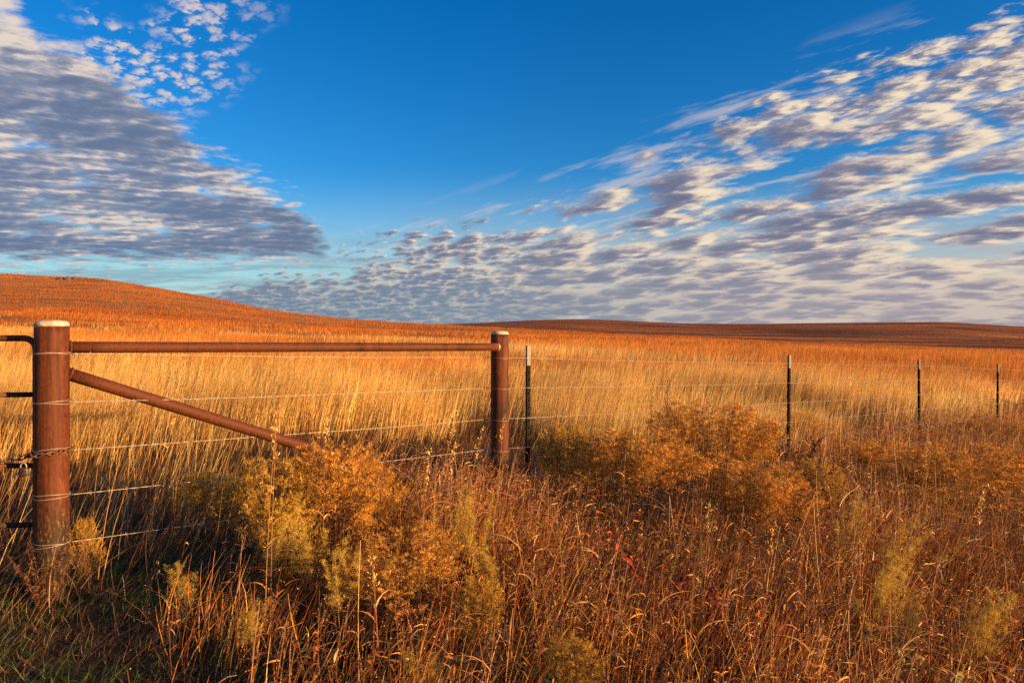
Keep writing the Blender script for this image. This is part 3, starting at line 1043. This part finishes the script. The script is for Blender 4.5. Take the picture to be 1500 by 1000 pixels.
def stalk_mesh(seed, H, lean, head, pal, thick=.0045):
    """a single tall stalk: stem with arching leaves, and its seed head"""
    global rng
    keep = rng; rng = np.random.default_rng(seed)
    st = Ribbons(); hd = Ribbons()
    D = unit(np.array([[lean, rng.normal() * .05, 1.0]])); L = np.array([H])
    bend = np.array([[lean * .35 + .03, 0, -.02]]); B = np.array([[0, 0, -.02]])
    for k in range(3):
        a = k * np.pi / 3
        sd = np.array([[math.cos(a), math.sin(a), 0.]])
        st.add(B, D, L, thick, bend, sd, pick(pal, 1, .05), 10, 'stem')
    nb = 6
    t0 = rng.uniform(.12, .7, nb)
    c = B + D * (L * t0)[:, None] + bend * (L * t0 ** 2)[:, None]
    aa = rng.uniform(0, 2 * np.pi, nb)
    Dl = unit(np.stack([np.cos(aa) * .6, np.sin(aa) * .6, np.ones(nb)], 1))
    st.add(c, Dl, rng.uniform(.10, .24, nb), .006, np.stack([np.cos(aa) * .5, np.sin(aa) * .5, -rng.uniform(.5, 1.3, nb)], 1), rside(Dl), pick(pal, nb, .15), 6, 'blade')
    nb = 90 if head == 'dark' else 60
    lo = .72 if head == 'dark' else .80
    t0 = rng.uniform(lo, 1.02, nb)
    c = B + D * (L * t0)[:, None] + bend * (L * t0 ** 2)[:, None] + rng.normal(size=(nb, 3)) * (.009 if head == 'dark' else .006)
    Dl = unit(rng.normal(size=(nb, 3)) * .6 + np.array([0, 0, 1]))
    hd.add(c, Dl, rng.uniform(.008, .02, nb), .005, Dl * 0, rside(Dl), pick([(.09, .035, .02, 1), (.15, .06, .03, 1)] if head == 'dark' else STRAW, nb, .2), 2, 'leaf')
    out = (st.mesh('stem'), hd.mesh('seed_head'))
    for m in out: m.materials.append(M_WEED)
    rng = keep
    return out


def leafy_mesh(seed, H, pal, nstem=7, nleaf=22, leaf=.05, spread=.25):
    global rng
    keep = rng; rng = np.random.default_rng(seed)
    st = Ribbons(); lf = Ribbons()
    a = rng.uniform(0, 2 * np.pi, nstem)
    B = np.stack([np.cos(a) * .02, np.sin(a) * .02, np.full(nstem, -.02)], 1)
    D = unit(np.stack([np.cos(a) * spread, np.sin(a) * spread, np.ones(nstem)], 1)); L = H * rng.uniform(.6, 1, nstem)
    bend = np.stack([np.cos(a) * .15, np.sin(a) * .15, -.06 * np.ones(nstem)], 1)
    for _ in range(2): st.add(B, D, L, .004, bend, rside(D), pick([(.16, .06, .03, 1)], nstem), 6, 'stem')
    for i in range(nleaf):
        t = rng.uniform(.2, 1, nstem)
        c = B + D * (L * t)[:, None] + bend * (L * t * t)[:, None]
        aa = rng.uniform(0, 2 * np.pi, nstem)
        Dl = unit(np.stack([np.cos(aa), np.sin(aa), rng.uniform(-.4, .8, nstem)], 1))
        Ll = leaf * rng.uniform(.5, 1.2, nstem)
        lf.add(c, Dl, Ll, Ll * .33, np.stack([rng.normal(size=nstem) * .2, rng.normal(size=nstem) * .2, -rng.uniform(.2, .9, nstem)], 1), rside(Dl), pick(pal, nstem, .25), 4, 'leaf')
    out = (st.mesh('stems'), lf.mesh('leaves'))
    out[0].materials.append(M_WEED); out[1].materials.append(M_WEED)
    rng = keep
    return out


def build_plants():
    bm = [bush_parts('ochre', 11, nb=150), bush_parts('ochre', 12, nb=190, R=.5), bush_parts('ochre', 13, nb=160, arch=.35), bush_parts('yellow', 14, nb=140)]
    # px, top py, depth, half width px, mesh, label
    for k, (px, py, Y, hw, mi, lab) in enumerate(BUSHES):
        x = at(px, Y); z = gz(x, Y)
        top = EYE - (py - HZ) * Y / 1000 - z
        R0 = .5 if mi == 1 else .45
        sx = hw * Y / 1000 / R0 * .98
        ar = mi == 2
        if ar: x -= .35 * .7 * sx * .6
        place('feathery_bush', 'bush', lab, 'feathery ochre bushes among the weeds', bm[mi], ('stems', 'flower_heads'), x, Y, (sx, sx, top / .72), 0.0 if ar else random.uniform(-.6, .6) + k)
    pm = [plume_parts(21), plume_parts(22, .6), plume_parts(23, .5, .07), plume_parts(24, .62, .04)]
    plumes = [
        (385, 728, 3.15, 0, 'tall yellow plume left of the foreground ochre bush'),
        (368, 868, 2.65, 2, 'bright yellow plume low at the bottom left, leaning over shaded grass'),
        (272, 812, 2.95, 2, 'short yellow plume at the left edge of the brown weeds'),
        (455, 755, 3.1, 1, 'orange yellow plume between the tall plume and the foreground ochre bush'),
        (505, 790, 2.85, 3, 'thin plume on the left flank of the foreground ochre bush'),
        (655, 725, 3.4, 1, 'slim plume below the gap between the bushes and the far brace post'),
        (690, 745, 3.3, 3, 'slim plume right of the slim one below the far brace post'),
        (740, 780, 3.1, 0, 'pale plume straight below the far brace post'),
        (1300, 745, 3.5, 3, 'yellow plume leaning right in the right foreground'),
        (1275, 780, 3.0, 0, 'olive plume under the leaning yellow plume at the right'),
        (1240, 740, 3.6, 1, 'narrow plume left of the leaning yellow plume'),
        (1320, 845, 2.7, 3, 'small plume below the olive plume near the bottom right'),
        (630, 930, 2.4, 2, 'plume at the bottom edge below the foreground bushes'),
        (1440, 830, 2.7, 0, 'plume near the right edge of the foreground'),
    ]
    for k, (px, py, Y, mi, lab) in enumerate(plumes):
        x = at(px, Y); z = gz(x, Y)
        top = EYE - (py - HZ) * Y / 1000 - z
        sc = top / .50
        lean = .45 if 'leaning right' in lab else random.uniform(-.05, .12)
        place('goldenrod_plume', 'plant', lab, 'upright yellow plumes in the foreground', pm[mi], ('stems', 'flower_heads'), x - lean * top * .5, Y, (max(sc, .6),) * 2 + (sc,), k * 1.3 if lean < .4 else 0, (0, lean))
    PALE = [(.62, .38, .15, 1), (.50, .24, .08, 1)]
    DK = [(.10, .045, .025, 1), (.16, .07, .035, 1)]
    stalks = [  # px base, py base-ish ignored, px top, py top, Y, head, pal, label
        (388, 402, 585, 2.9, 'pale', PALE, 'orange stalk crossing the slanting strut, leaning right'),
        (397, 399, 600, 2.95, 'pale', PALE, 'upright orange stalk crossing the slanting strut'),
        (474, 474, 600, 3.3, 'pale', PALE, 'thin straight orange stalk above the strut bushes'),
        (620, 662, 590, 3.6, 'pale', PALE, 'long pale stalk leaning right before the far brace post'),
        (640, 658, 640, 3.1, 'pale', PALE, 'pale stalk leaning slightly right between strut bushes and far brace post'),
        (612, 622, 650, 3.0, 'pale', PALE, 'shorter pale stalk right of the strut bushes'),
        (727, 731, 603, 4.0, 'pale', PALE, 'pale stalk standing against the foot of the far brace post'),
        (670, 700, 622, 3.9, 'pale', PALE, 'bent pale stalk left of the far brace post foot'),
        (952, 953, 560, 5.0, 'dark', DK, 'dark seed stalk above the arching bush'),
        (975, 974, 556, 5.3, 'dark', DK, 'second dark seed stalk right of the one above the arching bush'),
        (1050, 1068, 590, 4.4, 'dark', DK, 'dark leaning seed stalk before the largest bush'),
        (1062, 1060, 690 - 60, 4.0, 'dark', DK, 'short dark seed stalk before the largest bush, lower than its neighbour'),
        (1252, 1254, 590, 5.2, 'dark', DK, 'dark reddish seed stalk between the second and third steel posts'),
        (1135, 1138, 590, 4.6, 'pale', PALE, 'pale straight stalk left of the second steel post'),
        (1030, 1033, 730, 3.0, 'pale', PALE, 'thin pale stalk in the middle of the foreground weeds'),
        (1400, 1425, 700, 3.0, 'pale', PALE, 'pale stalk in the right foreground leaning right'),
        (560, 540, 800, 2.5, 'pale', PALE, 'long pale stalk before the foreground ochre bush'),
        (1105, 1130, 760, 2.8, 'pale', PALE, 'pale stalk leaning right below the flat topped bush'),
        (1340, 1349, 640, 4.2, 'pale', PALE, 'pale stalk below the third steel post'),
        (230, 250, 590, 4.4, 'pale', PALE, 'pale stalk behind the wires right of the thick post'),
    ]
    for k, (bx, tx, ty, Y, head, pal, lab) in enumerate(stalks):
        x = at(bx, Y); z = gz(x, Y)
        H = EYE - (ty - HZ) * Y / 1000 - z
        lean = (tx - bx) * Y / 1000 / H / 1.35
        ms = stalk_mesh(60 + k, H, lean, head, pal)
        place('seed_stalk', 'dry stalk', lab, 'single dry stalks standing out from the weeds', ms, ('stem', 'seed_head'), x, Y, 1.0, 0)
    RED = [(.30, .035, .02, 3), (.20, .025, .018, 2), (.42, .10, .03, 1)]
    rm = leafy_mesh(91, .34, RED, 6, 24, .032)
    gm_ = leafy_mesh(92, .22, [(.10, .16, .03, 2), (.22, .25, .05, 2), (.30, .30, .07, 1)], 7, 18, .05, .5)
    dm = leafy_mesh(93, .6, [(.07, .02, .015, 3), (.14, .04, .025, 2), (.22, .08, .035, 1)], 24, 50, .034, .35)
    bmh = leafy_mesh(94, .45, [(.17, .08, .03, 3), (.10, .05, .022, 2), (.26, .14, .045, 1)], 22, 40, .022, .24)
    for px, py, Y, m, lab, nm, cat, g, parts in (
        (66, 775, 3.06, bmh, 'brown leafy weed climbing the foot of the thick post beside the gate', 'brown_leafy_weed', 'weed', None, 1),
        (1075, 800, 2.9, rm, 'red leaved weed in the middle of the foreground', 'red_leaved_weed', 'weed', 'red leaved weeds', 1),
        (1110, 850, 2.7, rm, 'second red leaved weed, lower and right of the other by the bottom', 'red_leaved_weed', 'weed', 'red leaved weeds', 1),
        (965, 745, 3.2, rm, 'small red leaved weed above and left of the two others', 'red_leaved_weed', 'weed', 'red leaved weeds', 1),
        (870, 925, 2.35, gm_, 'yellow green leafy weed at the bottom centre of the view', 'green_leafy_weed', 'weed', 'green leafy weeds', 1),
        (600, 915, 2.45, gm_, 'yellow green leafy weed at the bottom left of the foreground bushes', 'green_leafy_weed', 'weed', 'green leafy weeds', 1),
        (1345, 905, 2.5, gm_, 'green leafy weed at the bottom right among brown leaves', 'green_leafy_weed', 'weed', 'green leafy weeds', 1),
        (1140, 640, 4.6, dm, 'dark purple brown leafy weed right of the drooping flat topped bush', 'dark_leafy_weed', 'weed', 'dark leafy weeds', 1),
        (1165, 610, 6.8, dm, 'dark leafy weed at the foot of the second steel post', 'dark_leafy_weed', 'weed', 'dark leafy weeds', 1),
    ):
        x = at(px, Y); z = gz(x, Y)
        top = EYE - (py - HZ) * Y / 1000 - z
        h0 = {id(bmh): .45, id(rm): .34, id(gm_): .22, id(dm): .6}[id(m)]
        place(nm, cat, lab, g, m, ('stems', 'leaves'), x, Y, max(.7, top / h0 * .95), px * .01)


if not FAST_SKY:
    build_field()
    build_thicket()
    build_green()
    build_plants()

# ================================================================== light, sky, camera
SUN_AZ = math.radians(113); SUN_EL = math.radians(10)
sv = Vector((math.sin(SUN_AZ) * math.cos(SUN_EL), math.cos(SUN_AZ) * math.cos(SUN_EL), math.sin(SUN_EL)))
ld = bpy.data.lights.new('sun', 'SUN'); ld.energy = 5.0; ld.angle = math.radians(.5); ld.color = (1, .57, .235)
lo = bpy.data.objects.new('sun', ld); COL.objects.link(lo); lo.rotation_euler = sv.to_track_quat('Z', 'Y').to_euler(); lo.location = (30, -20, 20)

w = bpy.data.worlds.new('World'); S.world = w; w.use_nodes = True
nt = w.node_tree; nt.nodes.clear()
L = nt.links.new


def mth(op, a, b=None, c=None, clamp=False):
    n = nt.nodes.new('ShaderNodeMath'); n.operation = op; n.use_clamp = clamp
    for i, v in enumerate((a, b, c)):
        if v is None: continue
        if isinstance(v, (int, float)): n.inputs[i].default_value = v
        else: L(v, n.inputs[i])
    return n.outputs[0]


def mrange(v, a, b, c=0., d=1., smooth=True):
    n = nt.nodes.new('ShaderNodeMapRange'); n.interpolation_type = 'SMOOTHSTEP' if smooth else 'LINEAR'
    for i, q in enumerate((v, a, b, c, d)):
        if isinstance(q, (int, float)): n.inputs[i].default_value = q
        else: L(q, n.inputs[i])
    return n.outputs[0]


def mixf(f, a, b, amt):
    """a blended towards b by f * amt"""
    return mth('MULTIPLY_ADD', mth('MULTIPLY', f, amt), mth('SUBTRACT', b, a), a)


def curve(v, pts):
    """piecewise curve of an input in -1.5..1.5, values 0..1"""
    n = nt.nodes.new('ShaderNodeFloatCurve')
    cm = n.mapping; cu = cm.curves[0]
    pts = [((x + 1.5) / 3, y) for x, y in pts]
    while len(cu.points) < len(pts): cu.points.new(.5, .5)
    for p, (x, y) in zip(cu.points, pts): p.location = (x, y); p.handle_type = 'AUTO_CLAMPED'
    cm.update()
    L(mth('MULTIPLY_ADD', v, 1 / 3, .5, clamp=True), n.inputs['Value'])
    return n.outputs[0]


tc = nt.nodes.new('ShaderNodeTexCoord')
sp = nt.nodes.new('ShaderNodeSeparateXYZ'); L(tc.outputs['Generated'], sp.inputs[0])
X, Yc, Z = sp.outputs
ya = mth('MAXIMUM', mth('ABSOLUTE', Yc), .12)
U = mth('DIVIDE', X, ya); V = mth('DIVIDE', Z, ya)
Zc = mth('MAXIMUM', Z, .0)
zz = mth('ADD', Zc, .20)
PX = mth('DIVIDE', X, zz); PY = mth('DIVIDE', Yc, zz)


def combine(a, b, c=0.):
    n = nt.nodes.new('ShaderNodeCombineXYZ')
    for i, q in enumerate((a, b, c)):
        if isinstance(q, (int, float)): n.inputs[i].default_value = q
        else: L(q, n.inputs[i])
    return n.outputs[0]


def street(dx, dy):
    """plane coordinates (across, along) for cloud streets running along dx, dy"""
    al = mth('ADD', mth('MULTIPLY', PX, dx), mth('MULTIPLY', PY, dy))
    ac = mth('ADD', mth('MULTIPLY', PX, dy), mth('MULTIPLY', PY, -dx))
    return ac, al


ST_R = street(.74, -.67)
ST_L = street(.88, .47)


def noise(sx, sy, det=5., rough=.55, dx=0., dy=0., dist=.0, seed=0., st=None):
    A1, A2 = st or ST_R
    v = combine(mth('MULTIPLY', mth('ADD', A1, dx + seed * 2.3), sx), mth('MULTIPLY', mth('ADD', A2, dy + seed * 1.9), sy))
    n = nt.nodes.new('ShaderNodeTexNoise'); n.noise_dimensions = '2D'; n.inputs['Scale'].default_value = 1.
    n.inputs['Detail'].default_value = det; n.inputs['Roughness'].default_value = rough; n.inputs['Distortion'].default_value = dist
    L(v, n.inputs['Vector'])
    return n.outputs[0]


# where the cloud fields stand (direction space)
wob = mth('MULTIPLY', mth('SUBTRACT', noise(2.2, 1.6, 4, .6, seed=9.), .5), .12)
Vw = mth('ADD', V, wob)
gR = curve(U, [(-1.5, .0), (-.5, .03), (-.40, .09), (-.25, .135), (-.1, .19), (.13, .275), (.35, .385), (.55, .46), (.75, .53), (1.5, .80)])
gL = curve(U, [(-1.5, .9), (-.95, .66), (-.75, .52), (-.65, .455), (-.55, .375), (-.45, .285), (-.35, .225), (-.30, .175), (-.265, .11), (-.24, .03), (1.5, .0)])
gP = curve(U, [(-1.5, .0), (-.78, .2), (-.65, .30), (-.5, .30), (-.38, .36), (-.3, .55), (-.2, .9), (1.5, 1.)])
mR = mrange(mth('SUBTRACT', gR, Vw), -.03, .10)
mL = mrange(mth('SUBTRACT', gL, Vw), -.03, .075)
mL = mth('MULTIPLY', mL, mrange(V, mth('MULTIPLY_ADD', U, .02, .085), .125, .25, 1.))
mP = mth('MULTIPLY', mrange(mth('SUBTRACT', V, gP), -.02, .06), mth('MULTIPLY', mrange(U, -.28, -.50), mrange(noise(3.6, 2.6, 3, .55, seed=11.), .36, .52)))

# densities: puffs are warped cells broken up by finer noise
def puff(sx, sy, warp=.5, brk=.5, off=.97, dx=0., dy=0., seed=0., st=None):
    A1, A2 = st or ST_R
    base = combine(mth('MULTIPLY', mth('ADD', A1, dx + seed * 3.1), sx), mth('MULTIPLY', mth('ADD', A2, dy + seed * 1.7), sy))
    n = nt.nodes.new('ShaderNodeTexNoise'); n.noise_dimensions = '2D'; n.inputs['Scale'].default_value = 1.3
    n.inputs['Detail'].default_value = 2.; n.inputs['Roughness'].default_value = .6
    L(base, n.inputs['Vector'])
    vm = nt.nodes.new('ShaderNodeVectorMath'); vm.operation = 'MULTIPLY_ADD'
    L(n.outputs['Color'], vm.inputs[0]); vm.inputs[1].default_value = (warp * 2,) * 3; L(base, vm.inputs[2])
    v = nt.nodes.new('ShaderNodeTexVoronoi'); v.voronoi_dimensions = '2D'; v.feature = 'F1'; v.inputs['Scale'].default_value = 1.
    L(vm.outputs[0], v.inputs['Vector'])
    m = nt.nodes.new('ShaderNodeTexNoise'); m.noise_dimensions = '2D'; m.inputs['Scale'].default_value = 2.6
    m.inputs['Detail'].default_value = 5.; m.inputs['Roughness'].default_value = .70
    L(base, m.inputs['Vector'])
    return mth('ADD', mth('SUBTRACT', off, mth('MULTIPLY', v.outputs['Distance'], .85)), mth('MULTIPLY', mth('SUBTRACT', m.outputs[0], .5), brk))


LP = dict(sx=13., sy=8.5, warp=.5, brk=.65, seed=0., st=ST_L)
nLf = puff(**LP)
nLs = puff(dx=-.018, dy=.018, **LP)
nLc = noise(2.6, 1.5, 4, .5, seed=3., st=ST_L)
nLr = noise(13., 6.5, 5, .62, seed=4., st=ST_L)
dL = mth('MULTIPLY_ADD', nLf, .40, mth('ADD', mth('MULTIPLY', nLc, .30), mth('MULTIPLY', nLr, .30)))
covL = mrange(mth('ADD', dL, mth('MULTIPLY', mth('SUBTRACT', mL, 1.), .46)), .19, .50)
covL = mth('MULTIPLY', covL, mrange(mL, 0., .22))
hi = mrange(V, .17, .40)
RP = dict(sx=5.0, sy=2.7, warp=.45, brk=.68, seed=5.)
nRf = puff(**RP)
nRs = puff(dx=.0, dy=.065, **RP)
nRc = noise(1.5, .9, 3, .5, seed=6.)
SPP = dict(sx=14., sy=8.5, warp=.5, brk=.7, seed=8.)
nRw = puff(**SPP)
nRx = puff(dx=.0, dy=.028, **SPP)
fsel = mth('MAXIMUM', mth('MULTIPLY', hi, .70), mth('MULTIPLY', mrange(U, .20, -.15), .75))
fine = mixf(fsel, nRf, nRw, 1.)
fineS = mixf(fsel, nRs, nRx, 1.)
dR = mth('MULTIPLY_ADD', fine, .70, mth('MULTIPLY', nRc, .30))
lowc = mrange(V, .03, .16, .24, 0.)
leftc = mth('ADD', mrange(U, .30, -.20, 0., .055), mrange(V, .2, .4, 0., .02))
covR = mrange(mth('ADD', mth('ADD', dR, mth('ADD', lowc, leftc)), mth('MULTIPLY', mth('SUBTRACT', mR, 1.), .62)), .43, .66)
covR = mth('MULTIPLY', covR, mrange(mR, 0., .22))
nPf = puff(25., 20., .5, .8, seed=7.)
covP = mth('MULTIPLY', mrange(mth('MULTIPLY_ADD', nPf, .7, mth('MULTIPLY', nLc, .3)), .50, .84), mP)

# cloud colours: sunlit cream, grey violet where thick or turned from the sun
litR = mrange(mth('ADD', mth('MULTIPLY', mth('SUBTRACT', fine, fineS), 1.5), mth('ADD', mth('MULTIPLY', mth('SUBTRACT', .58, dR), mrange(hi, 0., 1., 1.2, .3)), mrange(U, -.4, .7, -.10, .06))), -.34, .34, 0., 1.)
litL = mrange(mth('ADD', mth('MULTIPLY', mth('SUBTRACT', nLf, nLs), .75), mth('ADD', mth('MULTIPLY', mth('SUBTRACT', .47, nLc), 1.7), mth('ADD', mrange(V, .12, .40, -.10, .26), mth('ADD', mth('MULTIPLY', mth('SUBTRACT', .5, nLr), .7), mth('MULTIPLY', mth('SUBTRACT', 1., mL), .30))))), -.48, .45, 0., 1.)


def rgb(s):
    return tuple((c / 255 / 12.92 if c / 255 < .04045 else ((c / 255 + .055) / 1.055) ** 2.4) for c in s)


CR = ramp(nt, litR, [(.0, rgb((112, 116, 142))), (.35, rgb((146, 142, 158))), (.62, rgb((196, 182, 176))), (1., rgb((252, 230, 198)))])
CLc = ramp(nt, litL, [(.0, rgb((104, 120, 150))), (.40, rgb((134, 142, 164))), (.70, rgb((172, 170, 180))), (1., rgb((232, 216, 202)))])
CP = ramp(nt, nPf, [(.48, rgb((140, 168, 206))), (.70, rgb((228, 214, 205)))])

sky = nt.nodes.new('ShaderNodeTexSky'); sky.sky_type = 'NISHITA'; sky.sun_disc = False
sky.sun_elevation = SUN_EL; sky.sun_rotation = SUN_AZ; sky.air_density = 1.0; sky.dust_density = .3; sky.ozone_density = 3.0
hs = nt.nodes.new('ShaderNodeHueSaturation'); hs.inputs['Saturation'].default_value = 1.35; hs.inputs['Value'].default_value = 1.0
L(sky.outputs[0], hs.inputs['Color'])
SKYG = 1.0
CLG = 7.4     # cloud radiance on the sky texture's own scale
skyc = mixc(nt, 1., hs.outputs[0], (.62 * SKYG, 1.12 * SKYG, 1.42 * SKYG), 'MULTIPLY')


def scaled(c, g): return mixc(nt, 1., c, (g, g, g), 'MULTIPLY')


hz_cl = mrange(V, .01, .15, 1., 0.)
hazec = mixc(nt, mrange(U, -.45, .70), rgb((186, 218, 222)), rgb((222, 200, 184)))
skyc = mixc(nt, mth('MULTIPLY', mrange(V, -.02, .24, 1., 0.), .88), skyc, scaled(hazec, CLG))
CR2 = mixc(nt, mth('MULTIPLY', hz_cl, .66), CR, mixc(nt, mrange(U, -.3, .6), rgb((112, 142, 164)), rgb((176, 166, 172))))
veil = noise(7., 1.6, 5, .6, seed=2., st=street(.97, .22))
covV = mth('MULTIPLY', mrange(veil, .42, .62), mth('MULTIPLY', mrange(V, .0, .03), mrange(V, mrange(U, -.7, .2, .12, .22), .05)))
c = mixc(nt, mth('MULTIPLY', covV, .75), skyc, scaled(mixc(nt, mrange(U, -.5, .5), rgb((122, 152, 172)), rgb((190, 178, 180))), CLG))
wisp = noise(9., 2.2, 5, .62, seed=1.)
covW = mth('MULTIPLY', mrange(wisp, .50, .72), mrange(mth('SUBTRACT', gR, V), -.015, .06))
c = mixc(nt, mth('MULTIPLY', covW, .55), c, scaled(rgb((214, 206, 206)), CLG))
c = mixc(nt, mth('MULTIPLY', covP, .9), c, scaled(CP, CLG))
c = mixc(nt, mth('MULTIPLY', covR, .95), c, scaled(CR2, CLG))
c = mixc(nt, mth('MULTIPLY', covL, .97), c, scaled(CLc, CLG))
bg = nt.nodes.new('ShaderNodeBackground'); L(c, bg.inputs[0]); bg.inputs[1].default_value = .058
wo = nt.nodes.new('ShaderNodeOutputWorld'); L(bg.outputs[0], wo.inputs[0])

cd = bpy.data.cameras.new('camera'); cam = bpy.data.objects.new('camera', cd); COL.objects.link(cam)
cd.lens = 24; cd.sensor_width = 36; cd.clip_start = .05; cd.clip_end = 8000
cd.shift_y = (HZ - 500) / 1500
cam.location = (0, 0, EYE); cam.rotation_euler = (math.radians(90), 0, 0)
S.camera = cam

S.view_settings.view_transform = 'Standard'; S.view_settings.look = 'None'
S.view_settings.exposure = 1.2; S.view_settings.gamma = 1.0
S.cycles.max_bounces = 5; S.cycles.diffuse_bounces = 3; S.cycles.glossy_bounces = 2; S.cycles.transmission_bounces = 3
S.cycles.use_denoising = False
